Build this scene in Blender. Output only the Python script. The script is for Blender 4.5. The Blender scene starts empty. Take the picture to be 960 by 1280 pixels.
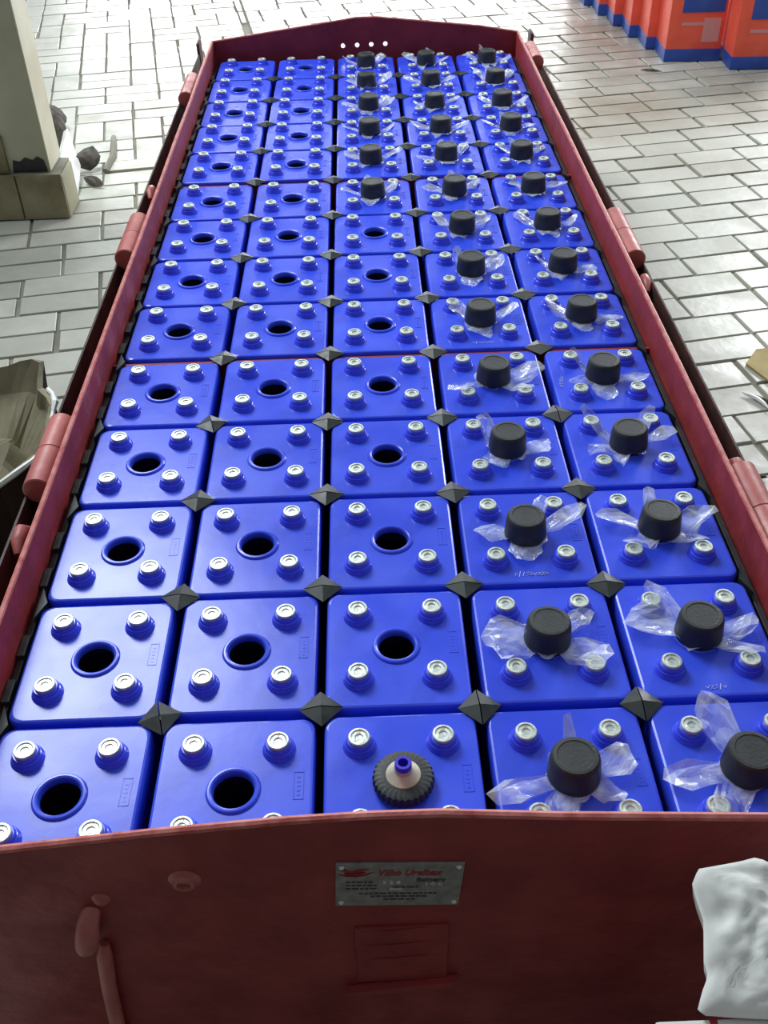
import bpy, bmesh, math, random
from mathutils import Vector, Matrix, noise
R = math.radians
rnd = random.Random(7)
sc = bpy.context.scene
COL = sc.collection

# ------------------------------------------------------------------ camera
cam = bpy.data.cameras.new('camera')
cam.sensor_fit = 'VERTICAL'; cam.sensor_height = 36.0; cam.lens = 1250 / 1280 * 36.0
cam.clip_start = .02; cam.clip_end = 200
camo = bpy.data.objects.new('camera', cam); COL.objects.link(camo)
_a, _c, _b = 0.8752, -0.0119, -0.0274           # pitch, yaw, roll fitted to the photograph
_m = Matrix.Rotation(_c, 3, 'Z') @ Matrix.Rotation(_a, 3, 'X') @ Matrix.Rotation(_b, 3, 'Z')
camo.matrix_world = Matrix.Translation((-0.0234, -0.5849, 0.9908)) @ _m.to_4x4()
cam.dof.use_dof = False
sc.camera = camo

# ------------------------------------------------------------------ world, lights, exposure
w = bpy.data.worlds.new('world'); sc.world = w; w.use_nodes = True
bg = w.node_tree.nodes['Background']
bg.inputs[0].default_value = (.80, .90, 1.0, 1); bg.inputs[1].default_value = .46

def area(name, loc, target, sx, sy, power, col=(1, 1, 1)):
    l = bpy.data.lights.new(name, 'AREA'); l.shape = 'RECTANGLE'; l.size = sx; l.size_y = sy
    l.energy = power; l.color = col
    o = bpy.data.objects.new(name, l); COL.objects.link(o); o.location = loc
    o.rotation_euler = (Vector(target) - Vector(loc)).to_track_quat('-Z', 'Y').to_euler()
    return o
area('window_daylight', (-1.75, 3.3, 3.2), (-.2, .8, 0), 1.75, 1.5, 185, (.88, .96, 1))
area('doorway_daylight', (-.3, 10.5, .72), (0, 5, .3), 5.0, 1.9, 330, (.97, .99, 1))
area('side_opening_daylight', (4.2, 7.2, 2.6), (-1, 2.5, -.2), 1.8, 1.8, 270, (.98, .99, 1))
sc.view_settings.view_transform = 'Standard'; sc.view_settings.look = 'None'
sc.view_settings.gamma = 1; sc.view_settings.use_curve_mapping = False
sc.view_settings.exposure = 0.0

# ------------------------------------------------------------------ materials
def srgb(r, g, b):
    f = lambda c: (c / 255 / 12.92) if c / 255 <= .04045 else ((c / 255 + .055) / 1.055) ** 2.4
    return (f(r), f(g), f(b), 1)

def mat(name, c1, c2=None, scale=20, rough=.5, rough2=None, metal=0, spec=.5, bump=0, bscale=None,
        coat=0, coords='Object', detail=4, lo=.35, hi=.65, stretch=None):
    m = bpy.data.materials.new(name); m.use_nodes = True
    nt = m.node_tree; N = nt.nodes; L = nt.links
    b = N['Principled BSDF']
    b.inputs['Base Color'].default_value = c1
    b.inputs['Roughness'].default_value = rough
    b.inputs['Metallic'].default_value = metal
    b.inputs['Specular IOR Level'].default_value = spec
    b.inputs['Coat Weight'].default_value = coat
    tc = N.new('ShaderNodeTexCoord'); src = tc.outputs[coords]
    if coords == 'World':
        pass
    if stretch:
        mp = N.new('ShaderNodeMapping'); mp.inputs['Scale'].default_value = stretch
        L.new(src, mp.inputs[0]); src = mp.outputs[0]
    n = N.new('ShaderNodeTexNoise'); n.inputs['Scale'].default_value = scale; n.inputs['Detail'].default_value = detail
    L.new(src, n.inputs['Vector'])
    r = N.new('ShaderNodeMapRange'); r.inputs[1].default_value = lo; r.inputs[2].default_value = hi
    L.new(n.outputs['Fac'], r.inputs[0])
    if c2:
        mx = N.new('ShaderNodeMix'); mx.data_type = 'RGBA'
        mx.inputs[6].default_value = c1; mx.inputs[7].default_value = c2
        L.new(r.outputs[0], mx.inputs[0]); L.new(mx.outputs[2], b.inputs['Base Color'])
        m['mix'] = mx.name
    if rough2 is not None:
        r2 = N.new('ShaderNodeMapRange'); r2.inputs[1].default_value = lo; r2.inputs[2].default_value = hi
        r2.inputs[3].default_value = rough; r2.inputs[4].default_value = rough2
        L.new(n.outputs['Fac'], r2.inputs[0]); L.new(r2.outputs[0], b.inputs['Roughness'])
    if bump:
        nb = N.new('ShaderNodeTexNoise'); nb.inputs['Scale'].default_value = bscale or scale * 3
        nb.inputs['Detail'].default_value = 5
        L.new(src, nb.inputs['Vector'])
        bp = N.new('ShaderNodeBump'); bp.inputs['Strength'].default_value = bump; bp.inputs['Distance'].default_value = .004
        L.new(nb.outputs['Fac'], bp.inputs['Height']); L.new(bp.outputs[0], b.inputs['Normal'])
    return m

def per_object_tint(m, lo=.9, hi=1.08):
    nt = m.node_tree; N = nt.nodes; L = nt.links; b = N['Principled BSDF']
    oi = N.new('ShaderNodeObjectInfo'); mr = N.new('ShaderNodeMapRange')
    mr.inputs[3].default_value = lo; mr.inputs[4].default_value = hi
    L.new(oi.outputs['Random'], mr.inputs[0])
    hs = N.new('ShaderNodeHueSaturation')
    L.new(mr.outputs[0], hs.inputs['Value'])
    lk = b.inputs['Base Color'].links
    if lk:
        L.new(lk[0].from_socket, hs.inputs['Color'])
    else:
        hs.inputs['Color'].default_value = b.inputs['Base Color'].default_value
    L.new(hs.outputs[0], b.inputs['Base Color'])
    # every copy samples its own patch of the noise
    for n in list(N):
        if n.type == 'TEX_NOISE':
            src = n.inputs['Vector'].links[0].from_socket
            va = N.new('ShaderNodeVectorMath'); va.operation = 'ADD'
            mm = N.new('ShaderNodeMath'); mm.operation = 'MULTIPLY'; mm.inputs[1].default_value = 37.0
            L.new(oi.outputs['Random'], mm.inputs[0]); L.new(src, va.inputs[0]); L.new(mm.outputs[0], va.inputs[1])
            L.new(va.outputs[0], n.inputs['Vector'])
    return m

M = {}
M['blue'] = per_object_tint(mat('blue_plastic', (.030, .066, .68, 1), (.042, .086, .74, 1), 9, .24, .32, spec=.42, bump=.12, bscale=14), .93, 1.05)
M['collar'] = mat('blue_collar_plastic', (.045, .07, .76, 1), (.055, .085, .82, 1), 40, .22, .3, spec=.5)
M['jar'] = mat('dark_blue_jar_plastic', (.012, .018, .30, 1), (.02, .03, .4, 1), 10, .4)
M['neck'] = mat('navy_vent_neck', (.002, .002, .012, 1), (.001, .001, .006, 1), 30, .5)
M['lead'] = mat('dull_lead_contact', (.50, .55, .50, 1), (.74, .78, .72, 1), 90, .34, .5, metal=.6, bump=.25, bscale=160)
M['cap'] = mat('black_cap_rubber', (.018, .022, .024, 1), (.03, .034, .034, 1), 40, .5, .6, spec=.4, bump=.15, bscale=200)
M['spacer'] = per_object_tint(mat('black_spacer_plastic', (.006, .010, .010, 1), (.015, .021, .019, 1), 60, .38, .5, spec=.4), .7, 1.3)
M['cream'] = mat('cream_plastic', srgb(200, 195, 175), srgb(170, 165, 145), 60, .45)
M['purple'] = mat('violet_blue_nipple', (.05, .03, .55, 1), (.06, .04, .6, 1), 60, .3)
M['paint'] = mat('maroon_paint', srgb(150, 54, 54), srgb(130, 43, 46), 14, .45, .58, spec=.3, bump=.35, bscale=55)
M['paint_edge'] = mat('pale_maroon_edge', srgb(170, 75, 70), srgb(200, 120, 112), 40, .4, .55, bump=.4, bscale=70)
M['tube'] = mat('maroon_tube_paint', srgb(186, 104, 98), srgb(162, 78, 74), 18, .36, .5, spec=.5, bump=.25, bscale=45)
M['rust'] = mat('brown_flange_paint', srgb(74, 44, 38), srgb(48, 28, 26), 22, .6, .7, bump=.3)
M['packing'] = mat('black_packing', (.008, .009, .009, 1), (.02, .02, .02, 1), 40, .5)
M['pad'] = mat('grey_black_pad', srgb(62, 66, 62), srgb(38, 42, 40), 50, .5)
M['alu'] = mat('nameplate_aluminium', srgb(150, 148, 145), srgb(125, 122, 120), 80, .4, .5, metal=.35)
M['ink_red'] = mat('red_ink', srgb(150, 30, 35), None, 20, .6)
M['ink_dark'] = mat('dark_ink', srgb(62, 55, 55), None, 20, .6)
M['ink_white'] = mat('pale_stamped_figures', srgb(215, 215, 210), None, 20, .5)
M['grout'] = mat('grey_floor_mortar', srgb(156, 154, 140), srgb(122, 120, 107), 6, .9, bump=.3, bscale=60)
M['paver'] = per_object_tint(mat('pale_cement_paver', srgb(204, 204, 192), srgb(182, 182, 168), 7, .30, .5, spec=.5, bump=.25, bscale=40), .86, 1.08)
M['plaster'] = mat('cream_pillar_plaster', srgb(168, 168, 140), srgb(186, 184, 160), 4, .8, bump=.2, bscale=30)
M['lit_side'] = mat('pale_lit_plaster', srgb(238, 236, 214), srgb(222, 218, 194), 6, .8, bump=.2)  # paler plaster copy: light on the pillar's side put into the colour
M['tile'] = mat('brown_glazed_tile', srgb(150, 142, 110), srgb(112, 102, 72), 9, .35, .5, spec=.5, bump=.1)
M['dark'] = mat('dark_shade_wall', srgb(70, 66, 60), srgb(50, 46, 42), 3, .9)
M['marble'] = mat('white_marble_offcut', srgb(232, 232, 230), srgb(210, 210, 208), 12, .35)
M['rubble'] = mat('dark_rubble', srgb(70, 66, 62), srgb(110, 104, 98), 30, .9, bump=.6, bscale=60)
M['orange'] = mat('orange_red_print', srgb(236, 96, 72), srgb(226, 82, 62), 12, .4, .5)
M['boxblue'] = mat('blue_print', srgb(45, 78, 165), srgb(36, 66, 148), 12, .4, .5)
M['boxpale'] = mat('pale_print', srgb(200, 140, 140), None, 12, .5)
M['kraft'] = mat('kraft_paper', srgb(150, 142, 116), srgb(120, 112, 88), 9, .8, bump=.4, bscale=25)
M['kraft_shade'] = mat('shaded_sack_side', srgb(66, 46, 34), srgb(48, 34, 26), 9, .85, bump=.3, bscale=25)  # darker than the kraft: shade on the sack's side put into the colour
M['card'] = mat('brown_cardboard', srgb(176, 156, 104), srgb(160, 140, 92), 20, .8)
M['sack'] = mat('white_woven_sack', srgb(246, 246, 241), srgb(226, 225, 218), 7, .5, .7, bump=.35, bscale=18)
M['white'] = mat('white_card', srgb(225, 225, 220), srgb(208, 206, 200), 10, .6)
M['scuff'] = mat('white_paint_pen', srgb(190, 200, 235), None, 20, .6)

def floor_dirt(m, centre, radius, c):
    nt = m.node_tree; N = nt.nodes; L = nt.links; b = N['Principled BSDF']
    g = N.new('ShaderNodeNewGeometry')
    n = N.new('ShaderNodeTexNoise'); n.inputs['Scale'].default_value = 1.7; n.inputs['Detail'].default_value = 6; L.new(g.outputs['Position'], n.inputs['Vector'])
    d = N.new('ShaderNodeVectorMath'); d.operation = 'DISTANCE'; d.inputs[1].default_value = centre; L.new(g.outputs['Position'], d.inputs[0])
    r1 = N.new('ShaderNodeMapRange'); r1.inputs[1].default_value = radius; r1.inputs[2].default_value = radius * .35; L.new(d.outputs['Value'], r1.inputs[0])
    r2 = N.new('ShaderNodeMapRange'); r2.inputs[1].default_value = .36; r2.inputs[2].default_value = .66; L.new(n.outputs['Fac'], r2.inputs[0])
    mu = N.new('ShaderNodeMath'); mu.operation = 'MULTIPLY'; L.new(r1.outputs[0], mu.inputs[0]); L.new(r2.outputs[0], mu.inputs[1])
    ad = N.new('ShaderNodeMath'); ad.operation = 'MULTIPLY_ADD'; ad.inputs[1].default_value = .85; L.new(mu.outputs[0], ad.inputs[0])
    r3 = N.new('ShaderNodeMath'); r3.operation = 'MULTIPLY'; r3.inputs[1].default_value = .22; L.new(r2.outputs[0], r3.inputs[0]); L.new(r3.outputs[0], ad.inputs[2])
    mx = N.new('ShaderNodeMix'); mx.data_type = 'RGBA'; mx.inputs[7].default_value = c
    L.new(b.inputs['Base Color'].links[0].from_socket, mx.inputs[6]); L.new(ad.outputs[0], mx.inputs[0]); L.new(mx.outputs[2], b.inputs['Base Color'])
floor_dirt(M['paver'], (1.35, 4.5, -.45), 1.9, srgb(140, 130, 112))
floor_dirt(M['grout'], (1.35, 4.5, -.45), 1.9, srgb(140, 130, 112))

def film_mat():
    m = bpy.data.materials.new('clear_plastic_film'); m.use_nodes = True
    nt = m.node_tree; N = nt.nodes; L = nt.links; N.clear()
    out = N.new('ShaderNodeOutputMaterial'); mix = N.new('ShaderNodeMixShader')
    tr = N.new('ShaderNodeBsdfTransparent'); tr.inputs[0].default_value = (.93, .95, .98, 1)
    p = N.new('ShaderNodeBsdfPrincipled')
    p.inputs['Base Color'].default_value = (.86, .90, .94, 1); p.inputs['Roughness'].default_value = .12
    p.inputs['Specular IOR Level'].default_value = .9
    tc = N.new('ShaderNodeTexCoord'); n = N.new('ShaderNodeTexNoise'); n.inputs['Scale'].default_value = 28
    n.inputs['Detail'].default_value = 5; n.inputs['Distortion'].default_value = 1.2
    L.new(tc.outputs['Object'], n.inputs['Vector'])
    r = N.new('ShaderNodeMapRange'); r.inputs[1].default_value = .35; r.inputs[2].default_value = .72
    r.inputs[3].default_value = .16; r.inputs[4].default_value = .62
    L.new(n.outputs['Fac'], r.inputs[0]); L.new(r.outputs[0], mix.inputs[0])
    bp = N.new('ShaderNodeBump'); bp.inputs['Strength'].default_value = .7; bp.inputs['Distance'].default_value = .004
    L.new(n.outputs['Fac'], bp.inputs['Height']); L.new(bp.outputs[0], p.inputs['Normal'])
    L.new(tr.outputs[0], mix.inputs[1]); L.new(p.outputs[0], mix.inputs[2]); L.new(mix.outputs[0], out.inputs[0])
    return m
M['film'] = film_mat()

# ------------------------------------------------------------------ mesh helpers
def mesh(name, vs, fs, m, smooth=None):
    me = bpy.data.meshes.new(name); me.from_pydata([tuple(v) for v in vs], [], fs); me.update()
    bm = bmesh.new(); bm.from_mesh(me); bmesh.ops.recalc_face_normals(bm, faces=bm.faces); bm.to_mesh(me); bm.free()
    for x in (m if isinstance(m, (list, tuple)) else [m]): me.materials.append(M[x])
    if smooth is not None:
        me.shade_smooth(); me.set_sharp_from_angle(angle=R(smooth))
    return me

def put(name, me, parent=None, loc=(0, 0, 0), rot=(0, 0, 0)):
    o = bpy.data.objects.new(name, me); COL.objects.link(o)
    o.location = loc; o.rotation_euler = rot; o.parent = parent
    return o

def tag(o, label=None, cat=None, group=None, kind=None):
    if label: o['label'] = label
    if cat: o['category'] = cat
    if group: o['group'] = group
    if kind: o['kind'] = kind
    return o

def empty(name, loc=(0, 0, 0), rz=0):
    o = bpy.data.objects.new(name, None); COL.objects.link(o); o.location = loc; o.rotation_euler = (0, 0, rz)
    o.empty_display_size = .02
    return o

def copy_tree(o, parent=None):
    c = o.copy(); COL.objects.link(c); c.parent = parent
    for ch in list(o.children): copy_tree(ch, c)
    return c

def box(x0, x1, y0, y1, z0, z1, b=0):
    """box as (verts, faces), bevelled when b > 0"""
    bm = bmesh.new(); bmesh.ops.create_cube(bm, size=1)
    for v in bm.verts:
        v.co = Vector(((x0 + x1) / 2 + v.co.x * (x1 - x0), (y0 + y1) / 2 + v.co.y * (y1 - y0), (z0 + z1) / 2 + v.co.z * (z1 - z0)))
    if b: bmesh.ops.bevel(bm, geom=list(bm.edges), offset=b, segments=2, profile=.6, affect='EDGES')
    bm.verts.index_update()
    vs = [v.co.copy() for v in bm.verts]; fs = [[v.index for v in f.verts] for f in bm.faces]; bm.free()
    return vs, fs

def lathe(prof, n=32, axis='Z', cap0=False, cap1=False):
    vs, fs = [], []
    for r, z in prof:
        for i in range(n):
            a = 2 * math.pi * i / n
            p = (r * math.cos(a), r * math.sin(a), z)
            if axis == 'Y': p = (p[0], z, p[1])
            if axis == 'X': p = (z, p[0], p[1])
            vs.append(p)
    for k in range(len(prof) - 1):
        for i in range(n):
            j = (i + 1) % n
            fs.append([k * n + i, k * n + j, (k + 1) * n + j, (k + 1) * n + i])
    if cap0: fs.append(list(range(n)))
    if cap1: fs.append([(len(prof) - 1) * n + i for i in range(n)])
    return vs, fs

def join(*parts):
    vs, fs = [], []
    for v, f in parts:
        k = len(vs); vs += list(v); fs += [[i + k for i in q] for q in f]
    return vs, fs

def xf(part, mtx):
    return [mtx @ Vector(v) for v in part[0]], part[1]

def extrude_poly(pts, z0, z1):
    n = len(pts)
    vs = [(x, y, z0) for x, y in pts] + [(x, y, z1) for x, y in pts]
    fs = [list(range(n))[::-1], [n + i for i in range(n)]] + [[i, (i + 1) % n, n + (i + 1) % n, n + i] for i in range(n)]
    return vs, fs

def plate_xz(name, outer, holes, y0, y1, m, bevel=0):
    """upright plate in the XZ plane with real holes, from a filled curve"""
    cu = bpy.data.curves.new(name, 'CURVE'); cu.dimensions = '2D'; cu.fill_mode = 'BOTH'
    for loop in [outer] + holes:
        s = cu.splines.new('POLY'); s.points.add(len(loop) - 1); s.use_cyclic_u = True
        for p, (x, z) in zip(s.points, loop): p.co = (x, z, 0, 1)
    cu.extrude = abs(y1 - y0) / 2 - bevel; cu.bevel_depth = bevel; cu.bevel_resolution = 1
    o = bpy.data.objects.new('tmp', cu); COL.objects.link(o)
    dg = bpy.context.evaluated_depsgraph_get()
    me = bpy.data.meshes.new_from_object(o.evaluated_get(dg)); bpy.data.objects.remove(o)
    me.transform(Matrix.Translation((0, (y0 + y1) / 2, 0)) @ Matrix.Rotation(R(90), 4, 'X'))
    me.materials.clear(); me.materials.append(M[m]); me.name = name
    return me

def text_mesh(body, size, m, align='LEFT', shear=0, sx=1, bold=0):
    cu = bpy.data.curves.new('txt', 'FONT'); cu.body = body; cu.size = size; cu.extrude = .0002
    cu.align_x = align; cu.shear = shear; cu.offset = bold
    o = bpy.data.objects.new('tmp', cu); COL.objects.link(o)
    dg = bpy.context.evaluated_depsgraph_get()
    me = bpy.data.meshes.new_from_object(o.evaluated_get(dg)); bpy.data.objects.remove(o)
    me.transform(Matrix.Rotation(R(90), 4, 'X') @ Matrix.Diagonal((sx, 1, 1, 1)))
    me.materials.clear(); me.materials.append(M[m])
    return me

def tube(path, rads, n=10, caps=True):
    vs, fs = [], []
    P = [Vector(p) for p in path]
    d0 = (P[-1] - P[0]).normalized(); up = Vector((0, 0, 1)) if abs(d0.z) < .8 else Vector((1, 0, 0))
    for k, p in enumerate(P):
        d = (P[min(k + 1, len(P) - 1)] - P[max(k - 1, 0)]).normalized()
        a = d.cross(up).normalized(); b = d.cross(a)
        r = rads[k] if isinstance(rads, (list, tuple)) else rads
        for i in range(n):
            t = 2 * math.pi * i / n; vs.append(p + a * r * math.cos(t) + b * r * math.sin(t))
    for k in range(len(P) - 1):
        for i in range(n):
            j = (i + 1) % n; fs.append([k * n + i, k * n + j, (k + 1) * n + j, (k + 1) * n + i])
    if caps: fs += [list(range(n)), [(len(P) - 1) * n + i for i in range(n)]]
    return vs, fs

FLOOR = -.45
# ------------------------------------------------------------------ floor with pavers
floor = put('floor', mesh('floor', *box(-6, 6, -2.2, 13, FLOOR - .06, FLOOR - .008), 'grout')); tag(floor, 'grey floor of pale cement pavers', kind='structure')

camR = _m
def to_px(p):
    q = camR.transposed() @ (Vector(p) - Vector((-0.0234, -0.5849, 0.9908)))
    if q.z > -.05: return None
    return 480 - 1250 * q.x / q.z, 640 + 1250 * q.y / q.z

def clip(poly, n, d):
    out = []
    for i in range(len(poly)):
        a, b = poly[i], poly[(i + 1) % len(poly)]
        sa, sb = a.dot(n) - d, b.dot(n) - d
        if sa >= 0: out.append(a)
        if sa * sb < 0: out.append(a + (b - a) * (sa / (sa - sb)))
    return out

# the zone laid in mixed directions lies beyond one course line and left of a crack
bdir = Vector((math.cos(R(9.5)), math.sin(R(9.5)))); bn = Vector((-bdir.y, bdir.x)); bd = bn.dot(Vector((-1.079, 3.23)))
cdir = (Vector((-.594, 5.177)) - Vector((-.711, 5.883))).normalized(); cn = Vector((cdir.y, -cdir.x)); cd = cn.dot(Vector((-.594, 5.177)))
if cn.x > 0: cn, cd = -cn, -cd                      # cn points to the left side
bricks = []                                          # (centre, polygon, height)
PITCH = .2415
def add_brick(poly):
    c = sum(poly, Vector((0, 0))) / len(poly)
    if abs(c.x) < .45 and -.0 < c.y < 3.0: return    # under the tray
    area2 = abs(sum(poly[i].cross(poly[(i + 1) % len(poly)]) for i in range(len(poly)))) / 2
    if area2 < .0025: return
    bricks.append((c, poly))
def lattice(angle, u0, v0, pvert, zone, seed):
    r = random.Random(seed)
    U = Vector((math.cos(R(angle)), math.sin(R(angle)))); V = Vector((-U.y, U.x))
    for k in range(-14, 44):
        for i in range(-26, 26):
            a = u0 + i * PITCH + (k % 2) * PITCH / 2; b = v0 + k * PITCH
            vert = r.random() < pvert
            for h in (0, 1):
                g = .0035 + r.random() * .003; ga = g + (.004 if r.random() < .3 else 0)
                if vert: q = [(a + h * PITCH / 2 + g, b + g), (a + (h + 1) * PITCH / 2 - g, b + g), (a + (h + 1) * PITCH / 2 - g, b + PITCH - g), (a + h * PITCH / 2 + g, b + PITCH - g)]
                else: q = [(a + ga, b + h * PITCH / 2 + g), (a + PITCH - ga, b + h * PITCH / 2 + g), (a + PITCH - ga, b + (h + 1) * PITCH / 2 - g), (a + ga, b + (h + 1) * PITCH / 2 - g)]
                poly = [U * (x + r.uniform(-.002, .002)) + V * (y + r.uniform(-.002, .002)) for x, y in q]
                c = sum(poly, Vector((0, 0))) / 4
                if not (-3.6 < c.x < 4.2 and -1.9 < c.y < 9.5): continue
                if c.y > 5.2 and abs(c.x) > 3.2: continue
                if zone == 'A':
                    poly = clip(clip(poly, bn, bd + .006), cn, cd + .008) if len(poly) else poly
                    if len(poly) >= 3: add_brick(poly)
                else:
                    lower = clip(poly, -bn, -(bd - .002))          # near side of the course line, any x
                    right = clip(poly, bn, bd - .002)
                    right = clip(right, -cn, -(cd - .008)) if len(right) >= 3 else []
                    if len(lower) == 4 and len(right) < 3: add_brick(lower)
                    elif len(right) >= 3 and len(lower) < 3: add_brick(right)
                    elif len(right) >= 3 and c.dot(cn) < cd: add_brick(poly)
                    elif len(lower) >= 3: add_brick(lower)
lattice(10, 1.367, 2.022, .0, 'B', 3)
lattice(10, 1.367, 2.022, .42, 'A', 5)
def brick_geo(poly, h, c):
    ins = .002; n = len(poly)
    top = [(p - c) * (1 - ins / max(.02, (p - c).length)) for p in poly]
    base = [p - c for p in poly]
    vs = [(p.x, p.y, -.02) for p in base] + [(p.x, p.y, h - .0015) for p in base] + [(p.x, p.y, h) for p in top]
    fs = []
    for k in (0, 1):
        fs += [[k * n + i, k * n + (i + 1) % n, (k + 1) * n + (i + 1) % n, (k + 1) * n + i] for i in range(n)]
    fs.append([2 * n + i for i in range(n)])
    return vs, fs
vis = []
rest = []
for c, poly in bricks:
    q = to_px((c.x, c.y, FLOOR))
    seen = q is not None and -25 < q[0] < 985 and -12 < q[1] < 1290
    if seen and c.y < 3.3 and abs(c.x) < .56: seen = False
    (vis if seen else rest).append((c, poly))
vis.sort(key=lambda e: (e[0] - Vector((0, -.58))).length)
rest += vis[300:]; vis = vis[:300]
rb = random.Random(11)
for c, poly in vis:
    v, f = brick_geo(poly, rb.uniform(-.0015, .002), c)
    put('paver', mesh('paver', v, f, 'paver'), floor, (c.x, c.y, FLOOR))
parts = []
for c, poly in rest:
    v, f = brick_geo(poly, rb.uniform(-.0015, .002), c)
    parts.append(([(x + c.x, y + c.y, z + FLOOR) for x, y, z in v], f))
o = put('distant_pavers', mesh('distant_pavers', *join(*parts), 'paver'), floor); tag(o, kind='stuff')

# ------------------------------------------------------------------ unseen wall added behind the camera to shade the near plate
wn = put('shade_wall', mesh('shade_wall', *box(-4, 4, -1.6, -1.45, FLOOR, 2.6), 'dark')); tag(wn, 'unseen dark wall added to shade the near plate', kind='structure')

# ------------------------------------------------------------------ rows and columns of cells
ROWS = [0.107, 0.3209, 0.5348, 0.7488, 0.9627, 1.1829, 1.3968, 1.6108, 1.8247, 2.0551, 2.269, 2.4829, 2.6969, 2.9108]
BND = [0.0, 0.2139, 0.4279, 0.6418, 0.8557, 1.0728, 1.2899, 1.5038, 1.7177, 1.9399, 2.162, 2.376, 2.5899, 2.8038, 3.0178]
COLX = [-.4, -.2, 0, .2, .4]
LW, LD = .0935, .1025            # half width and half depth of a lid

def rrect(hx, hy, r, a):
    """point on a rounded rectangle along the ray at angle a"""
    dx, dy = math.cos(a), math.sin(a)
    t = min(hx / abs(dx) if abs(dx) > 1e-9 else 9, hy / abs(dy) if abs(dy) > 1e-9 else 9)
    x, y = dx * t, dy * t
    cx, cy = hx - r, hy - r
    if abs(x) > cx and abs(y) > cy:
        sx, sy = math.copysign(cx, x), math.copysign(cy, y)
        b = dx * sx + dy * sy; c_ = sx * sx + sy * sy - r * r
        t = b + math.sqrt(max(0, b * b - c_)); x, y = dx * t, dy * t
    return x, y
def corner_angles(hx, hy, n):
    A = [2 * math.pi * i / n for i in range(n)]
    k = math.atan2(hy, hx)
    for base in (k, math.pi - k, math.pi + k, 2 * math.pi - k):
        for d in range(-6, 7): A.append((base + d * .02) % (2 * math.pi))
    return sorted(set(round(a, 5) for a in A))
def lid_mesh():
    A = corner_angles(LW, LD, 64); n = len(A); rings = []
    def rr(inset, z): rings.append([(*rrect(LW - inset, LD - inset, .016, a), z) for a in A])
    rr(.001, -.034); rr(0, -.030); rr(0, -.006); rr(.0006, -.0032); rr(.0018, -.0012); rr(.0042, 0); rr(.0054, 0)
    base = rings[-1]
    for r_, z in ((.0345, 0), (.0325, 0), (.0315, .0022), (.0300, .0034), (.0278, .0036), (.0258, .0026), (.0244, .0004), (.0238, -.003), (.0238, -.0065)):
        rings.append([(r_ * math.cos(a), r_ * math.sin(a), z) for a in A])
    vs = [p for r_ in rings for p in r_]; fs = []
    for k in range(len(rings) - 1):
        for i in range(n):
            j = (i + 1) % n; fs.append([k * n + i, k * n + j, (k + 1) * n + j, (k + 1) * n + i])
    return vs, fs
lid_v, lid_f = lid_mesh()
me_lid = mesh('lid', lid_v, lid_f, 'blue', 25)
_v, _f = box(-.091, .091, -.0985, .0985, -.425, -.031)
_f = [q for q in _f if min(_v[i].z for i in q) < -.2]        # the jar is open under its lid
me_jar = mesh('jar', _v, _f, 'jar')
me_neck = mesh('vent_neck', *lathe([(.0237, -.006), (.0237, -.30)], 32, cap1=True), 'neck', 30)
me_col = mesh('terminal', *lathe([(.0205, 0), (.0200, .0022), (.0182, .0042), (.0178, .0075), (.0166, .0085), (.0160, .0125), (.0150, .0138), (.0120, .0138)], 28), 'collar', 40)
me_disc = mesh('contact_disc', *lathe([(.0128, .0120), (.0132, .0176), (.0124, .0188), (.0102, .0189), (.0090, .0174), (.0052, .0173), (.0044, .0158), (.0001, .0158)], 28), 'lead', 30)
me_stamp = mesh('moulded_mark', *join(box(-.006, .006, -.019, -.0182, -.0005, .0005), box(-.006, .006, .0182, .019, -.0005, .0005), box(-.006, -.0052, -.019, .019, -.0005, .0005), box(.0052, .006, -.019, .019, -.0005, .0005),
                *[box(-.002, .002, -.014 + .006 * k, -.0115 + .006 * k, -.0005, .0003) for k in range(5)]), 'blue')

def cap_mesh():
    return lathe([(.0300, .0020), (.0312, .0045), (.0311, .0110), (.0300, .0250), (.0290, .0340), (.0280, .0385), (.0258, .0408), (.0215, .0412), (.0205, .0404), (.0001, .0404)], 40)
me_cap = mesh('vent_cap', *cap_mesh(), 'cap', 35)

TERM = [(-.0505, .056), (.0505, .056), (-.0505, -.056), (.0505, -.056)]
def film_mesh(lobes, seed):
    r = random.Random(seed); n, m = 46, 6
    vs, fs = [], []
    off = Vector((r.uniform(0, 50), r.uniform(0, 50), r.uniform(0, 50)))
    folds = [(r.uniform(4, 9), r.uniform(0, 6.3)) for _ in range(2)]
    for k in range(m):
        t = k / (m - 1)
        for i in range(n):
            a = 2 * math.pi * i / n; ro = .034 + .003 * math.sin(5 * a + seed); lift = .001
            for (la, ln, hw, lf) in lobes:
                d = abs((a - R(la) + math.pi) % (2 * math.pi) - math.pi) / R(hw)
                if d < 1:
                    s = (1 - d ** 3); ro = max(ro, .034 + ln * s * (.95 + .1 * math.sin(a * 9 + seed))); lift = max(lift, lf * s)
            rad = .0265 + (ro - .0265) * t
            x, y = rad * math.cos(a), rad * math.sin(a)
            nz = noise.noise(Vector((x, y, 0)) * 38 + off) * .013 + noise.noise(Vector((x, y, 0)) * 80 + off) * .005
            pl = sum(math.sin(a * f + ph) for f, ph in folds) * .0016
            z = .0045 + lift * t ** 1.2 + (nz + pl) * t + .001
            z = max(z, .0012 if rad > .034 else .0046)
            for tx, ty in TERM:
                dd = math.hypot(x - tx, y - ty)
                if dd < .026: z = max(z, .0215 - max(0, dd - .017) * 1.4)
            vs.append((x, y, z))
    for k in range(m - 1):
        for i in range(n):
            j = (i + 1) % n
            fs.append([k * n + i, k * n + j, (k + 1) * n + j, (k + 1) * n + i])
    return mesh('plastic_film', vs, fs, 'film')
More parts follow.
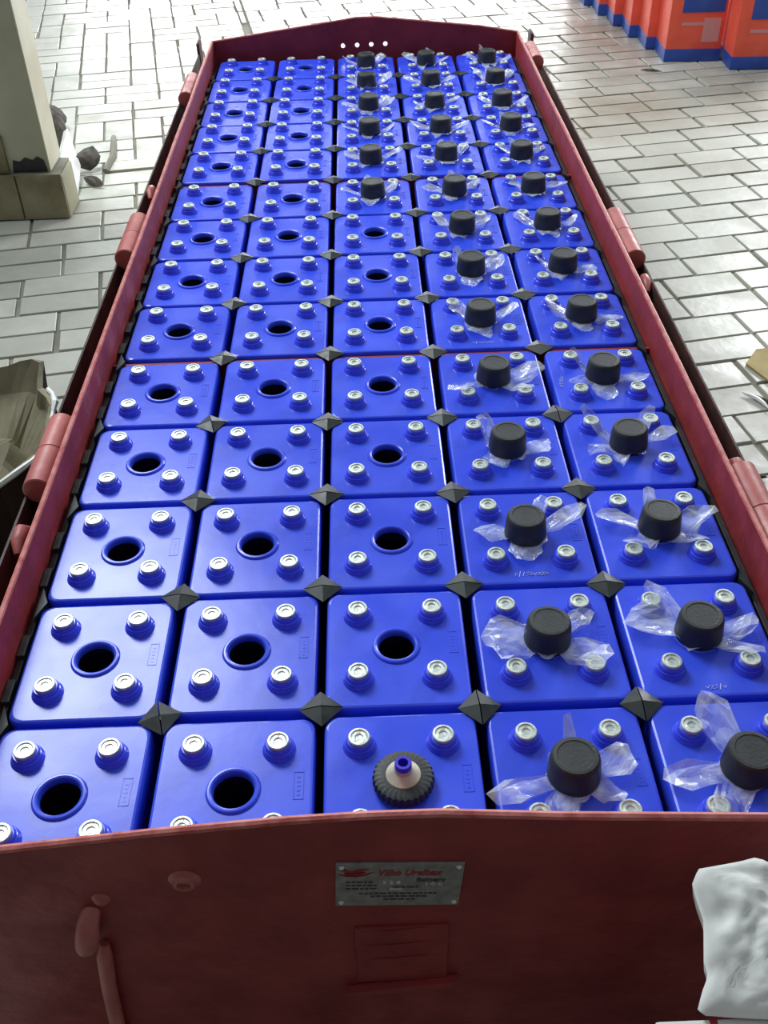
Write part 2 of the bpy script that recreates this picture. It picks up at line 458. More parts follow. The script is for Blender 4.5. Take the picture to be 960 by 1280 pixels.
LOBES = {
 (3, 0): [(200, .075, 17, .012), (248, .052, 26, .004), (88, .034, 12, .03), (12, .045, 28, .012), (-38, .035, 22, .004)],
 (3, 1): [(172, .055, 32, .010), (205, .050, 24, .006), (30, .038, 22, .02), (-35, .060, 30, .006)],
 (3, 2): [(178, .042, 26, .006), (262, .030, 40, .004), (18, .062, 22, .022), (60, .035, 20, .02)],
 (3, 3): [(125, .036, 26, .028), (-8, .042, 28, .010), (236, .034, 36, .004)],
 (3, 4): [(5, .058, 30, .022), (-45, .050, 26, .012), (215, .070, 20, .010)],
 (3, 5): [(145, .036, 26, .026), (18, .050, 22, .026), (262, .036, 40, .003)],
 (3, 6): [(120, .030, 22, .03), (20, .048, 30, .02), (270, .030, 40, .003)],
 (4, 0): [(112, .065, 28, .028), (190, .068, 24, .010), (235, .050, 26, .004), (-30, .04, 24, .01)],
 (4, 1): [(162, .068, 30, .014), (122, .066, 20, .026), (5, .052, 20, .010), (-35, .055, 22, .006)],
 (4, 2): [(163, .062, 20, .018), (226, .046, 28, .004), (12, .055, 26, .020), (95, .034, 18, .03), (-35, .04, 26, .004)],
 (4, 3): [(152, .056, 15, .055), (195, .042, 24, .006), (14, .050, 18, .016), (52, .046, 18, .032), (235, .03, 26, .003)],
 (4, 4): [(158, .030, 22, .040), (262, .042, 36, .003), (-15, .052, 18, .006), (205, .036, 20, .004)],
 (4, 5): [(165, .046, 28, .026), (262, .036, 34, .003), (-18, .05, 22, .006)],
 (4, 6): [(165, .032, 24, .02), (-25, .04, 26, .006), (240, .03, 30, .003)],
 (4, 7): [(168, .048, 24, .03), (265, .034, 40, .003), (10, .04, 24, .012)],
}
def rand_lobes(r):
    return [(r.uniform(140, 200), r.uniform(.035, .06), r.uniform(18, 30), r.uniform(.008, .03)), (r.uniform(-25, 40), r.uniform(.035, .06), r.uniform(18, 30), r.uniform(.008, .03)),
            (r.uniform(235, 290), r.uniform(.02, .04), r.uniform(24, 40), .004)] + ([(r.uniform(70, 120), .03, 18, .03)] if r.random() < .5 else [])

# prototype cell
def make_cell():
    root = empty('battery_cell')
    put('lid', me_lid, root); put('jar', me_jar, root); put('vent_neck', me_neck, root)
    put('moulded_mark', me_stamp, root, (.076, .004, 0))
    for tx, ty in TERM:
        t = put('terminal', me_col, root, (tx, ty, -.0002)); put('contact_disc', me_disc, t)
    return root
NTH = ['nearest', 'second', 'third', 'fourth', 'fifth', 'sixth', 'seventh', 'eighth', 'ninth', 'tenth', 'eleventh', 'twelfth', 'thirteenth', 'farthest']
COLN = ['leftmost column', 'second column from left', 'middle column', 'fourth column from left', 'rightmost column']
YOFF = {0: [-.006, -.008, -.008, -.008, -.008] , 1: [-.003, .003, .001, 0, .002], 2: [0, .004, .005, -.001, 0, .004, .002, .004]}
proto = make_cell(); first = True
rc = random.Random(21)
CELLS = {}
for r_ in range(14):
    for c_ in range(5):
        cell = proto if first else copy_tree(proto_clean)
        if first:
            proto_clean = proto; first = False
        CELLS[(c_, r_)] = cell
        yo = YOFF.get(c_, [])
        yo = yo[r_] if r_ < len(yo) else rc.uniform(-.0012, .0012)
        yo = max(-.0025, min(.0025, yo)) if r_ not in () else yo
        cell.location = (COLX[c_] + rc.uniform(-.0012, .0012), ROWS[r_] + yo * .6, rc.uniform(-.0005, .0005))
        cell.rotation_euler = (rc.uniform(-.001, .001), rc.uniform(-.001, .001), rc.uniform(-.004, .004))
        capped = c_ >= 3 or (c_ == 2 and r_ >= 8)
        kind_ = 'with black cap in film' if capped else ('with knurled vent ring' if (c_, r_) == (2, 0) else 'with open round vent')
        rown = {0: 'nearest row', 13: 'farthest row'}.get(r_, NTH[r_] + ' row from near plate')
        tag(cell, f'blue cell {kind_}, {COLN[c_]}, {rown}', 'battery cell', 'blue battery cells in the maroon tray')
# caps go on after all the bare copies exist
for (c_, r_), cell in CELLS.items():
    if c_ >= 3 or (c_ == 2 and r_ >= 8):
        cp = put('vent_cap', me_cap, cell, (rc.uniform(-.002, .002), rc.uniform(-.002, .002), 0), (rc.uniform(-.03, .03), rc.uniform(-.03, .03), 0))
        cp['label'] = 'black push-in cap'
        fl = put('plastic_film', film_mesh(LOBES.get((c_, r_)) or rand_lobes(rc), 100 + c_ * 20 + r_), cp)
        fl['label'] = 'crumpled clear plastic film under the cap'
# knurled vent ring on the nearest middle cell
root = CELLS[(2, 0)]
n = 120; prof = [(.0300, .0030, 0), (.0345, .0040, 1), (.0350, .0110, 1), (.0335, .0160, 1), (.0300, .0175, 1), (.0200, .0180, 0)]
vs, fs = [], []
for rr_, z, kn in prof:
    for i in range(n):
        a = 2 * math.pi * i / n; q = rr_ + (.0012 if (i // 2) % 2 else -.0004) * kn
        vs.append((q * math.cos(a), q * math.sin(a), z))
for k in range(len(prof) - 1):
    for i in range(n):
        j = (i + 1) % n; fs.append([k * n + i, k * n + j, (k + 1) * n + j, (k + 1) * n + i])
ring = put('vent_ring', mesh('vent_ring', vs, fs, 'cap', 30), root); ring['label'] = 'black knurled screw ring'
cone = put('cone', mesh('cone', *lathe([(.0205, .0178), (.0200, .0195), (.0150, .0225), (.0105, .0270), (.0098, .0330)], 32), 'cream', 30), ring); cone['label'] = 'dirty cream cone'
nip = put('nipple', mesh('nipple', *lathe([(.0098, .0300), (.0100, .0385), (.0092, .0405), (.0060, .0405), (.0058, .0280), (.0001, .0280)], 24), 'purple', 30), ring); nip['label'] = 'violet blue open nipple'

# white pen scribbles on a few lids
def scribble(cell, x, y, rz, size, seed):
    r = random.Random(seed); parts = []
    px = -size
    while px < size:
        k = r.choice('cslvz')
        a = .0045 * r.uniform(.7, 1.2)
        if k == 'c': pts = [(px + .004, a, 0), (px, a * .6, 0), (px + .001, -a * .5, 0), (px + .004, -a * .4, 0)]
        elif k == 's': pts = [(px + .004, a, 0), (px, a * .4, 0), (px + .004, 0, 0), (px, -a * .6, 0)]
        elif k == 'l': pts = [(px, -a, 0), (px + .003, a * 1.2, 0)]
        elif k == 'v': pts = [(px, a * .4, 0), (px + .0015, -a * .4, 0), (px + .004, a * .5, 0)]
        else: pts = [(px, a * .5, 0), (px + .004, a * .5, 0), (px, -a * .5, 0), (px + .004, -a * .5, 0)]
        parts.append(tube(pts, .00055, 5)); px += .0055
    o = put('handwriting', mesh('handwriting', *join(*parts), 'scuff'), CELLS[cell], (x, y, .0006), (0, 0, rz)); o['label'] = 'white pen handwriting on the lid'
scribble((3, 2), -.002, -.084, 0, .024, 2)
scribble((3, 5), -.002, -.082, 0, .020, 5)
scribble((4, 4), -.076, -.01, R(80), .018, 9)
scribble((4, 1), -.0, -.088, 0, .012, 12)

# ------------------------------------------------------------------ diamond spacers where four lids meet
def half_pyramid(sign, slit=False):
    h, z0, z1, g = .0275, .0006, .0068, .0008
    s = sign
    top = [(-h, s * g, z0), (h, s * g, z0), (0, s * h, z0), (0, s * g, z1), (-h, s * g, -.03), (h, s * g, -.03), (0, s * h, -.03)]
    # only a thin web goes down between the jars
    vs = [(-h, s * g, z0), (h, s * g, z0), (0, s * h, z0), (0, s * g, z1), (-h, s * g, z0 - .0008 + .0003), (h, s * g, z0 - .0005), (0, s * h, z0 - .0005)]
    fs = [[0, 3, 2], [3, 1, 2], [0, 1, 3], [4, 6, 5], [0, 4, 5, 1], [1, 5, 6, 2], [2, 6, 4, 0]]
    return vs, fs
me_wA = mesh('wedge', *half_pyramid(1), 'spacer'); me_wB = mesh('wedge', *half_pyramid(-1), 'spacer')
me_stem = mesh('stem', *box(-.0030, .0030, -.0012, .0012, -.006, .0005), 'spacer')
GR = 'black spacers between the cells'
COLB = ['between first and second columns', 'between second and middle columns', 'between middle and fourth columns', 'between fourth and last columns']
rs = random.Random(5)
ps = None
DOFF = {(1, 0): .006, (1, 1): .008, (1, 2): .006, (1, 3): -.006, (1, 4): .005, (1, 5): -.004, (2, 1): .005, (2, 3): -.005, (3, 3): -.006, (3, 0): -.004, (3, 1): -.004}
for j in range(1, 14):
    for c_ in range(4):
        if ps is None:
            ps = empty('spacer'); put('wedge', me_wA, ps); put('wedge', me_wB, ps); put('stem', me_stem, ps); s = ps
        else: s = copy_tree(ps)
        s.location = (COLX[c_] + .1 + rs.uniform(-.0015, .0015), BND[j] + DOFF.get((c_, j - 1), rs.uniform(-.002, .002)), .0016)
        vert = (c_, j) in ((0, 4), (2, 1), (0, 1)) or rs.random() < .12
        s.rotation_euler = (0, 0, (R(90) if vert else 0) + (R(14) if (c_, j) in ((0, 4), (0, 1)) else rs.uniform(-.06, .06)))
        rown = ('the nearest row joint' if j == 1 else 'the farthest row joint' if j == 13 else NTH[j - 1] + ' row joint from near plate')
        tag(s, f'black diamond spacer {COLB[c_]}, {rown}', 'spacer', GR)

# packing strips with pads along the inside of both long walls
STRIPS = []
for side, sn in ((-1, 'left'), (1, 'right')):
    st = empty('packing_strip', (side * .5065, 0, 0))
    put('backing', mesh('backing', *box(-.0045, .0045, .005, 3.010, -.40, -.014, .001), 'packing'), st)
    me_pad = mesh('pad', *box(-.0055, .0055, -.019, .019, -.05, -.004, .0015), 'pad')
    me_seat = mesh('corner_seat', *extrude_poly([(-.006 * side * -1 * -1, -.030), (-.006 * side, .030), (-side * .018, 0)], -.02, .001), 'spacer')
    for j in range(14):
        for q in (-.045, .035):
            if side < 0 and (j < 13 or q < 0): put('pad', me_pad, st, (0, ROWS[j] + q, rs.uniform(-.004, .001)))
        if j: put('corner_seat', me_seat, st, (0, BND[j], 0))
    STRIPS.append(st)

# ------------------------------------------------------------------ the steel tray
tray = empty('steel_tray', (0, 0, FLOOR))
for st in STRIPS: st.parent = tray; st.location.z = -FLOOR; st['label'] = 'black packing strip lining the tray wall'
def tp(name, me, loc=(0, 0, 0), rot=(0, 0, 0), parent=None):
    o = put(name, me, parent or tray, (loc[0], loc[1], loc[2] - (FLOOR if parent is None else 0)), rot); return o
tag(tray, 'long maroon painted steel battery tray with gabled end plates on the floor', 'battery tray')
tp('base_plate', mesh('base_plate', *box(-.53, .53, -.03, 3.06, FLOOR + .001, FLOOR + .018), 'paint'))
WT = .056
for side in (-1, 1):
    x0, x1 = sorted((side * .5135, side * .5225))
    v, f = box(x0, x1, -.019, 3.048, FLOOR + .018, WT, .0022)
    tp('side_plate', mesh('side_plate', v, f, 'paint', 30))
    # rolled pale lip along the top
    tp('pale_lip', mesh('pale_lip', *tube([(side * .5185, -.018 + k * .3066, WT + .0005 + .001 * math.sin(k * 2.1)) for k in range(11)], [.0042 + .0006 * math.sin(k * 3) for k in range(11)], 8), 'paint_edge', 40))
    # outer flange: thin plate standing off the wall
    x0, x1 = sorted((side * .5640, side * .5685))
    tp('outer_flange', mesh('outer_flange', *box(x0, x1, -.02, 3.10, -.20, .022, .0012), 'rust', 30))
    x0, x1 = sorted((side * .5225, side * .5685))
    tp('flange_web', mesh('flange_web', *box(x0, x1, -.02, 3.10, -.215, -.2), 'rust'))
    x0, x1 = sorted((side * .5225, side * .5655))
# hinge barrels
def barrel(side, y0, y1, joint=True):
    mid = (y0 + y1) / 2; r = .0235
    prof = [(.0001, y0), (r - .002, y0), (r, y0 + .002)]
    if joint: prof += [(r, mid - .0015), (r - .0015, mid), (r, mid + .0015)]
    prof += [(r, y1 - .002), (r - .002, y1), (.0001, y1)]
    v, f = lathe(prof, 28, 'Y')
    tp('hinge_barrel', mesh('hinge_barrel', v, f, 'tube', 35), (side * .5465, 0, .030))
for a, b in ((.645, .829), (1.452, 1.652), (2.526, 2.72)): barrel(-1, a, b)
for a, b in ((.42, .633), (1.37, 1.595), (2.79, 2.955)): barrel(1, a, b)
for side, y in ((-1, .555), (-1, 1.866), (1, 1.30), (1, .66), (-1, .30)):
    tp('hinge_pin', mesh('hinge_pin', *tube([(side * .553, y - .03, .006), (side * .556, y - .01, .014), (side * .556, y + .015, .014), (side * .552, y + .03, .004)], [.006, .012, .012, .006], 10), 'tube', 40))
for side in (-1, 1):
    tp('corner_lug', mesh('corner_lug', *box(side * .566 - .005, side * .566 + .005, 3.03, 3.10, -.05, .055, .003), 'rust', 30))
# end plates with gabled tops
near_top = [(-.5685, .083), (-.407, .103), (-.245, .123), (-.12, .1345), (-.04, .138), (.03, .1375), (.148, .125), (.357, .109), (.5685, .094)]
outer = [(-.5685, FLOOR + .012)] + near_top + [(.5685, FLOOR + .012)]
tp('end_plate', mesh('tmp', *box(0, .01, 0, .01, 0, .01), 'paint')).data = plate_xz('end_plate', outer, [], -.030, -.020, 'paint')
tp('pale_lip', mesh('pale_lip', *tube([(x, -.025, z + .0003) for x, z in near_top], .0048, 8), 'paint_edge', 40))
far_top = [(-.5225, .053), (-.30, .081), (-.03, .115), (.04, .1155), (.20, .098), (.389, .078), (.5225, .055)]
outer = [(-.5225, FLOOR + .012)] + far_top + [(.5225, FLOOR + .012)]
def circ(x, z, r, n=16): return [(x + r * math.cos(2 * math.pi * i / n), z + r * math.sin(2 * math.pi * i / n)) for i in range(n)]
fe = tp('end_plate', plate_xz('end_plate', outer, [circ(-.076 + .048 * k, .030 + .0008 * k, .0078) for k in range(4)], 3.048, 3.056, 'paint')); fe['label'] = 'far gabled end plate with four round holes'
tp('pale_lip', mesh('pale_lip', *tube([(x, 3.052, z + .0003) for x, z in far_top], .0038, 8), 'paint_edge', 40))
for k, y in ((5, BND[5]), (9, BND[9])):
    v, f = box(-.5125, .5125, y - .0035, y + .0035, FLOOR + .02, -.006, .0008)
    tp('partition', mesh('partition', v, f, 'paint'))
# relief on the near plate
YN = -.0300
tp('weld_boss', mesh('weld_boss', *lathe([(.0001, -.0035), (.006, -.004), (.0075, -.0075), (.011, -.007), (.0125, -.002), (.017, 0)], 20, 'Y'), 'tube', 50), (-.233, YN, .043))
tp('weld_boss', mesh('weld_boss', *lathe([(.0001, -.006), (.006, -.005), (.010, 0)], 16, 'Y'), 'tube', 50), (-.325, YN, .012))
tp('latch_rod', mesh('latch_rod', *tube([(-.340, YN + .004, -.012), (-.343, YN - .010, -.018), (-.346, YN - .017, -.034), (-.350, YN - .016, -.052), (-.356, YN - .012, -.066)], [.010, .012, .013, .013, .010], 12), 'tube', 50))
tp('latch_rod', mesh('latch_rod', *tube([(-.338, YN - .004, -.075), (-.340, YN - .010, -.09), (-.349, YN - .010, -.16), (-.362, YN - .010, -.30), (-.37, YN - .006, -.40)], [.005, .009, .009, .009, .009], 12), 'tube', 50))
pl = empty('number_patch'); pl.parent = tray; pl.location = (-.0, YN, -FLOOR)
pb = put('backing', mesh('backing', *box(-.062, .042, -.0035, .001, -.190, -.066, .0015), 'paint', 30), pl)
for k, z in enumerate((-.072, -.103, -.135)):
    put('ridge', mesh('ridge', *tube([(-.055 + .004 * k, -.003, z), (-.02, -.0045, z - .001), (.01, -.004, z + .003), (.038 - .004 * k, -.003, z + .001)], [.001, .0022, .002, .001], 8), 'paint', 50), pl)
v, f = extrude_poly([(-.078, -.020), (-.060, -.029), (.045, -.013), (.056, -.001), (.02, -.004), (-.055, -.015)], 0, .010)
put('lower_lip', mesh('lower_lip', *xf((v, f), Matrix.Translation((0, -.0105, -.185)) @ Matrix.Rotation(R(0), 4, 'X') @ Matrix(((1, 0, 0, 0), (0, 0, 1, 0), (0, 1, 0, 0), (0, 0, 0, 1)))), 'paint'), pl)
# nameplate
npl = tp('nameplate', mesh('nameplate', *box(-.0665, .0655, -.0016, .001, -.0415, .0405, .0006), 'alu'), (-.0115, YN - .0008, .0215), (0, R(3.2), 0))
npl['label'] = 'small aluminium nameplate with red and dark lettering'
def on_plate(name, me, x, z, rot=(0, 0, 0)): return put(name, me, npl, (x, -.0018, z), rot)
for x, z in ((-.0605, .034), (.060, .034), (-.0605, -.0345), (.060, -.0345)):
    on_plate('rivet', mesh('rivet', *lathe([(.0001, -.0022), (.0018, -.0018), (.003, 0)], 12, 'Y'), 'ink_white', 50), x, z)
on_plate('lettering', text_mesh('Vilho Urelbax', .0155, 'ink_red', shear=.25, sx=.76, bold=.0004), -.024, .0185)
on_plate('lettering', text_mesh('Battery', .0105, 'ink_dark', sx=1.0, bold=.0002), .017, .0065)
on_plate('lettering', text_mesh('5 2 8', .0085, 'ink_white', sx=1.1), -.018, .0020)
on_plate('lettering', text_mesh('1 0 0', .0085, 'ink_white', sx=1.1), .026, -.0010)
on_plate('lettering', text_mesh('0000', .0075, 'ink_white', sx=.9), -.010, -.0110)
ov = []
for k in range(14):
    a0 = R(200) + k * R(22)
on_plate('emblem', mesh('emblem', *join(tube([(-.018, 0, -.003), (-.010, 0, -.0055), (0, 0, -.006), (.010, 0, -.004), (.018, 0, .001)], [.0004, .0012, .0016, .0012, .0004], 6),
                                      tube([(-.016, 0, .004), (-.012, 0, .0055), (-.004, 0, .001), (.004, 0, .005), (.014, 0, .0065)], [.0006, .0018, .0012, .0018, .0004], 6),
                                      tube([(-.012, 0, -.001), (0, 0, -.002), (.010, 0, .001)], [.001, .0022, .0008], 6)), 'ink_red', 60), -.046, .024)
bars = []
for r__, (x0, x1, z) in enumerate(((-.056, -.028, .006), (-.056, -.022, -.0005), (-.056, -.022, -.007), (-.006, .022, -.004), (-.042, .040, -.0165), (-.030, .030, -.0225), (-.016, .018, -.0285))):
    x = x0
    while x < x1:
        wd = rnd.uniform(.003, .008); bars.append(box(x, min(x1, x + wd), -.0002, .0004, z - .0013, z + .0011)); x += wd + .0014
on_plate('small_print', mesh('small_print', *join(*bars), 'ink_dark'), 0, 0)

# ------------------------------------------------------------------ tiled pillar at the left
pil = put('pillar', mesh('pillar', *box(-1.95, -1.098, 2.835, 2.99, FLOOR, 1.85, .004), 'plaster')); tag(pil, 'cream plastered pillar with brown tiled base', kind='structure')
put('lit_side_face', mesh('lit_side_face', *box(-1.0985, -1.094, 2.838, 2.988, -.288, 1.84), 'lit_side'), pil)['label'] = 'pillar side face painted pale as lit'
put('plinth', mesh('plinth', *box(-2.0, -1.064, 2.812, 2.975, FLOOR, -.292, .003), 'grout'), pil)
for k, (x0, x1) in enumerate(((-1.209, -1.056), (-1.368, -1.215), (-1.527, -1.374))):
    put('tile', mesh('tile', *box(x0, x1, 2.802, 2.813, FLOOR + .006, -.288, .0025), 'tile', 30), pil)
for k in range(1):
    put('tile', mesh('tile', *box(-1.065, -1.055, 2.816 + k * .152, 2.962 + k * .152, FLOOR + .004, -.30, .0025), 'plaster', 30), pil)
put('tile', mesh('tile', *box(-1.36, -1.232, 2.822, 2.836, -.286, -.16, .0025), 'tile', 30), pil)
v, f = box(-1.225, -1.102, 2.830, 2.836, -.290, -.235)
st_ = put('stain', mesh('stain', *extrude_poly([(0, 0), (.118, 0), (.112, .040), (.092, .052), (.075, .040), (.05, .050), (.03, .036), (.008, .042)], 0, .003), 'packing'), pil, (-1.222, 2.8345, -.288), (R(90), 0, 0))
st_['label'] = 'black damp stain'

# marble offcut and rubble beside the pillar
q4 = [Vector(p) for p in ((-1.151, 3.338, -.312), (-1.138, 3.129, -.346), (-1.070, 3.011, -.444), (-1.090, 3.193, -.405))]
nn_ = Vector((.8, -.05, .6)).normalized() * .022
vs = [p - nn_ for p in q4] + q4
sl = put('marble_slab', mesh('marble_slab', vs, [[0, 1, 2, 3], [4, 5, 6, 7], [0, 1, 5, 4], [1, 2, 6, 5], [2, 3, 7, 6], [3, 0, 4, 7]], 'marble'))
tag(sl, 'white marble offcut leaning against dark rubble beside the pillar', 'stone slab')
def rock(name, loc, s, seed, m='rubble'):
    bm = bmesh.new(); bmesh.ops.create_icosphere(bm, subdivisions=2, radius=1)
    for v_ in bm.verts:
        k = 1 + .35 * noise.noise(v_.co * 1.6 + Vector((seed, 0, 0)))
        v_.co = Vector((v_.co.x * s[0] * k, v_.co.y * s[1] * k, v_.co.z * s[2] * k))
    zmin = min(v_.co.z for v_ in bm.verts)
    for v_ in bm.verts: v_.co.z -= zmin
    me = bpy.data.meshes.new(name); bm.to_mesh(me); bm.free(); me.materials.append(M[m])
    return put(name, me, None, loc, (0, 0, seed))
for lab, loc, s, sd in (('dark broken brick lump between pillar and marble offcut', (-1.23, 3.40, FLOOR), (.05, .08, .09), 1.0),
                        ('dark pointed rubble chunk right behind the marble offcut', (-1.075, 3.26, FLOOR), (.026, .055, .04), 2.3),
                        ('small grey stone at the far side of the pillar foot', (-1.31, 3.72, FLOOR), (.05, .05, .05), 3.7),
                        ('small dark chip in front of the leaning marble offcut', (-1.03, 3.10, FLOOR), (.012, .05, .018), 4.1)):
    tag(rock('rubble_chunk', loc, s, sd), lab, 'rubble', 'rubble beside the pillar')

# ------------------------------------------------------------------ orange and blue cartons
def carton(x, y, wd, dp, rz, h, lab):
    root = empty('carton', (x, y, FLOOR + .003), rz)
    put('body', mesh('body', *box(0, wd, 0, dp, .0, h, .006), 'orange', 30), root)
    put('blue_band', mesh('blue_band', *box(-.002, wd + .002, -.002, dp + .002, .0005, .056, .003), 'boxblue', 30), root)
    put('blue_panel', mesh('blue_panel', *box(.055, wd - .012, -.0022, .001, .215, .33), 'boxblue'), root)
    put('printed_line', mesh('printed_line', *join(box(.06, wd - .05, -.0015, .001, .158, .172)), 'boxpale'), root)
    put('printed_patch', mesh('printed_patch', *join(box(wd * .62, wd * .92, -.0014, .001, .085, .19)), 'boxpale'), root)
    tag(root, lab, 'carton', 'orange and blue cartons in a row')
    return root
labs = ['orange carton with blue base, front of the long row, facing the tray', 'orange carton directly behind the row-front carton', 'orange carton third in the receding row',
        'orange carton fourth in the receding row', 'orange carton fifth in the receding row', 'orange carton sixth in the receding row', 'orange carton last and farthest in the receding row']
for k in range(7):
    carton(1.428 - .036 * k, 4.415 + .218 * k, .262, .21, R(-2), .42, labs[k])
carton(1.700, 4.262, .27, .21, R(-2), .42, 'orange carton with blue base at the right end, set nearest the camera')

# ------------------------------------------------------------------ torn kraft sack at the left
rim = [(-.622, .945), (-.650, 1.08), (-.712, 1.222), (-.82, 1.262), (-.98, 1.25), (-1.04, 1.08), (-1.0, .86), (-.90, .70), (-.76, .765), (-.672, .86)]
def loop_at(zf, grow, jit, seed):
    cx = sum(p[0] for p in rim) / len(rim); cy = sum(p[1] for p in rim) / len(rim)
    out = []; N_ = len(rim) * 5
    for i in range(N_):
        t = i / 5; a = rim[int(t) % len(rim)]; b = rim[(int(t) + 1) % len(rim)]; u = t - int(t)
        x = a[0] * (1 - u) + b[0] * u; y = a[1] * (1 - u) + b[1] * u
        x = cx + (x - cx) * grow; y = cy + (y - cy) * grow
        nn = noise.noise(Vector((x * 12 + seed, y * 12, zf * 9)))
        out.append((min(x + nn * jit, -.577), y + noise.noise(Vector((y * 12, x * 12 + seed, zf * 7))) * jit, zf + nn * jit * 1.2))
    return out
sk = empty('paper_sack', (0, 0, 0))
rings = [loop_at(FLOOR + .02, .97, 0, 1), loop_at(-.32, 1.0, .02, 2), loop_at(-.2, 1.0, .025, 3), loop_at(-.10, 1.0, .03, 4)]
N_ = len(rings[0]); vs = [p for q in rings for p in q]
fs = [[k * N_ + i, k * N_ + (i + 1) % N_, (k + 1) * N_ + (i + 1) % N_, (k + 1) * N_ + i] for k in range(3) for i in range(N_)] + [list(range(N_))]
put('body', mesh('body', vs, fs, 'kraft_shade'), sk)
rings = [loop_at(-.10, 1.004, .03, 4), loop_at(-.096, .95, .03, 4), loop_at(-.15, .86, .03, 6), loop_at(-.22, .6, .05, 8), loop_at(-.19, .3, .06, 9), loop_at(-.24, .02, .0, 9)]
vs = [p for q in rings for p in q]
fs = [[k * N_ + i, k * N_ + (i + 1) % N_, (k + 1) * N_ + (i + 1) % N_, (k + 1) * N_ + i] for k in range(len(rings) - 1) for i in range(N_)]
il = put('torn_liner', mesh('torn_liner', vs, fs, 'kraft'), sk); il['label'] = 'pale torn paper folded into the mouth'
edge = loop_at(-.097, 1.006, .03, 4); edge = edge[-22:] + edge[:8]
te = put('torn_edge_highlight', mesh('torn_edge_highlight', *tube(edge, [.004 + .006 * abs(noise.noise(Vector(p) * 25)) for p in edge], 6), 'sack'), sk); te['label'] = 'torn paper edge with its highlight painted white'  # white colour paints the highlight along the torn front rim
sk.location = (0, 0, -.0); tag(sk, 'open brown paper sack with torn pale mouth on the floor left of the tray', 'paper sack')

# ------------------------------------------------------------------ white sack on a white box beside the near plate
wb = empty('white_box', (.219, -.420, FLOOR))
put('body', mesh('body', *box(0, .36, 0, .236, 0, .482, .003), 'white', 30), wb)
put('red_stripe', mesh('red_stripe', *box(.050, .057, -.0008, .2365, .02, .4826), 'ink_red'), wb)
tag(wb, 'tall white carton with a red stripe before the near end plate', 'carton')
ol = [(.279, -.069), (.271, -.081), (.272, -.093), (.276, -.111), (.273, -.128), (.270, -.144), (.272, -.155), (.264, -.167), (.256, -.183), (.28, -.186), (.35, -.192), (.50, -.195), (.54, -.12), (.50, -.06),
      (.38, -.064), (.348, -.066), (.337, -.061), (.321, -.064), (.305, -.066)]
cx, cz = .39, -.125
NA = 160; NR = 30; vs = []; fs = []
def ray_ol(a):
    d = Vector((math.cos(a), math.sin(a))); best = 0
    for i in range(len(ol)):
        p = Vector((ol[i][0] - cx, ol[i][1] - cz)); q = Vector((ol[(i + 1) % len(ol)][0] - cx, ol[(i + 1) % len(ol)][1] - cz)); e = q - p
        den = d.cross(e)
        if abs(den) < 1e-9: continue
        t = p.cross(e) / den; u = p.cross(d) / den
        if t > 0 and -1e-6 <= u <= 1 + 1e-6: best = max(best, t)
    return best
for s_ in (-1, 1):
    for k in range(NR + 1):
        t = k / NR
        for i in range(NA):
            a = 2 * math.pi * i / NA; ro = ray_ol(a) * t; x = cx + ro * math.cos(a); z = cz + ro * math.sin(a)
            p3 = Vector((x * 16, z * 16, s_ * 3)); cr = (noise.noise(p3) * .7 + 1.1 * abs(noise.noise(p3 * 1.7)) + .55 * abs(noise.noise(p3 * 4.1)) + .25 * abs(noise.noise(p3 * 9))) * .011 * (1 - t ** 8)
            zb = .10 + (z + .055) / 2.2                    # z holds the ground-plan y here
            hh = zb + .006 * math.sqrt(max(0, 1 - t ** 4)) + cr if s_ > 0 else zb - .055 * math.sqrt(max(0, 1 - t ** 4))
            if s_ < 0 and z < -.17: hh = max(hh, .0335)
            vs.append((x, min(z, -.045), hh))
for h in (0, 1):
    o_ = h * (NR + 1) * NA
    for k in range(NR):
        for i in range(NA):
            j = (i + 1) % NA; fs.append([o_ + k * NA + i, o_ + k * NA + j, o_ + (k + 1) * NA + j, o_ + (k + 1) * NA + i])
for i in range(NA):
    j = (i + 1) % NA; fs.append([NR * NA + i, NR * NA + j, (NR + 1) * NA + NR * NA + j, (NR + 1) * NA + NR * NA + i])
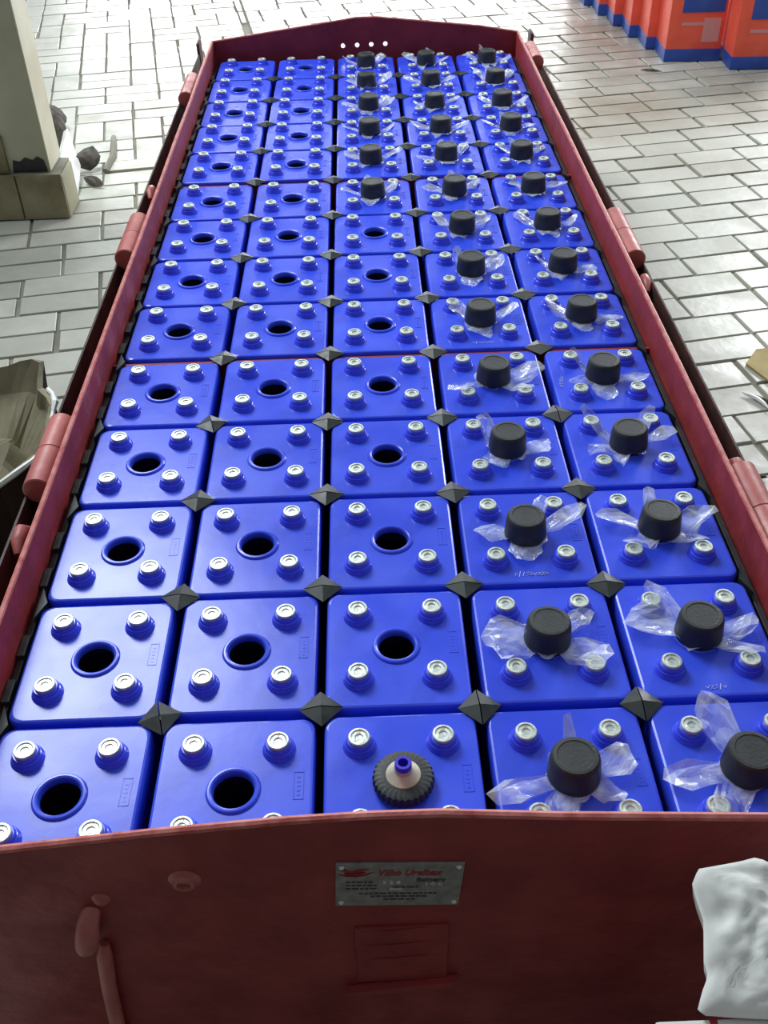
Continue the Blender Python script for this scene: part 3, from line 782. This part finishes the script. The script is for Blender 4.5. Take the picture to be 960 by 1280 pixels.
ws = put('white_sack', mesh('white_sack', vs, fs, 'sack', 50)); tag(ws, 'crumpled white woven sack draped from near end plate onto the white carton', 'sack')

# ------------------------------------------------------------------ litter on the floor
cc = put('cardboard_scrap', mesh('cardboard_scrap', *extrude_poly([(0, .1), (.05, .17), (.35, .2), (.33, -.02), (.06, -.06)], 0, .006), 'card'), None, (.985, 1.60, FLOOR + .003), (0, 0, 0))
tag(cc, 'flat brown cardboard scrap on the pavers right of the tray', 'cardboard')
for k, (x, y, ln, a, m_, lab) in enumerate(((.985, 1.50, .16, -50, 'rubble', 'long dark splinter lying beside the cardboard scrap'),
                                 (1.03, 1.44, .12, -40, 'packing', 'short black splinter below the cardboard scrap'),
                                 (.955, 1.52, .09, -62, 'marble', 'thin pale curved strip next to the dark splinters'),
                                 (1.05, 1.53, .10, -20, 'marble', 'white plastic shred under the cardboard scrap edge'),
                                 (1.335, 4.27, .10, -22, 'rubble', 'small dark scrap on the floor before the cartons'),
                                 (.87, 1.20, .035, 30, 'rubble', 'tiny dark crumb by the right nearest hinge barrel'))):
    ca, sa = math.cos(R(a)), math.sin(R(a))
    pts = [(x + (t - .5) * ln * ca - .01 * math.sin(t * 3) * sa, y + (t - .5) * ln * sa + .01 * math.sin(t * 3), FLOOR + .007) for t in (0, .25, .5, .75, 1)]
    o = put('floor_scrap', mesh('floor_scrap', *tube(pts, [.001, .005, .006, .005, .001], 6), m_)); tag(o, lab, 'scrap', 'scraps on the pavers')
for k, pts in enumerate((((-.955, 3.52), (-.952, 3.42), (-.962, 3.38)), ((-.962, 3.38), (-.965, 3.29)), ((-.965, 3.40), (-1.0, 3.405)))):
    pass
stick = put('mortar_gap_stick', mesh('mortar_gap_stick', *tube([(-1.045, 3.60, FLOOR + .008), (-1.012, 3.40, FLOOR + .008), (-1.010, 3.23, FLOOR + .008)], [.011, .014, .010], 6), 'grout'))  # stands in for a gap of missing mortar between the pavers
tag(stick, 'short bent grey stick standing in for missing mortar right of the rubble', 'stick')
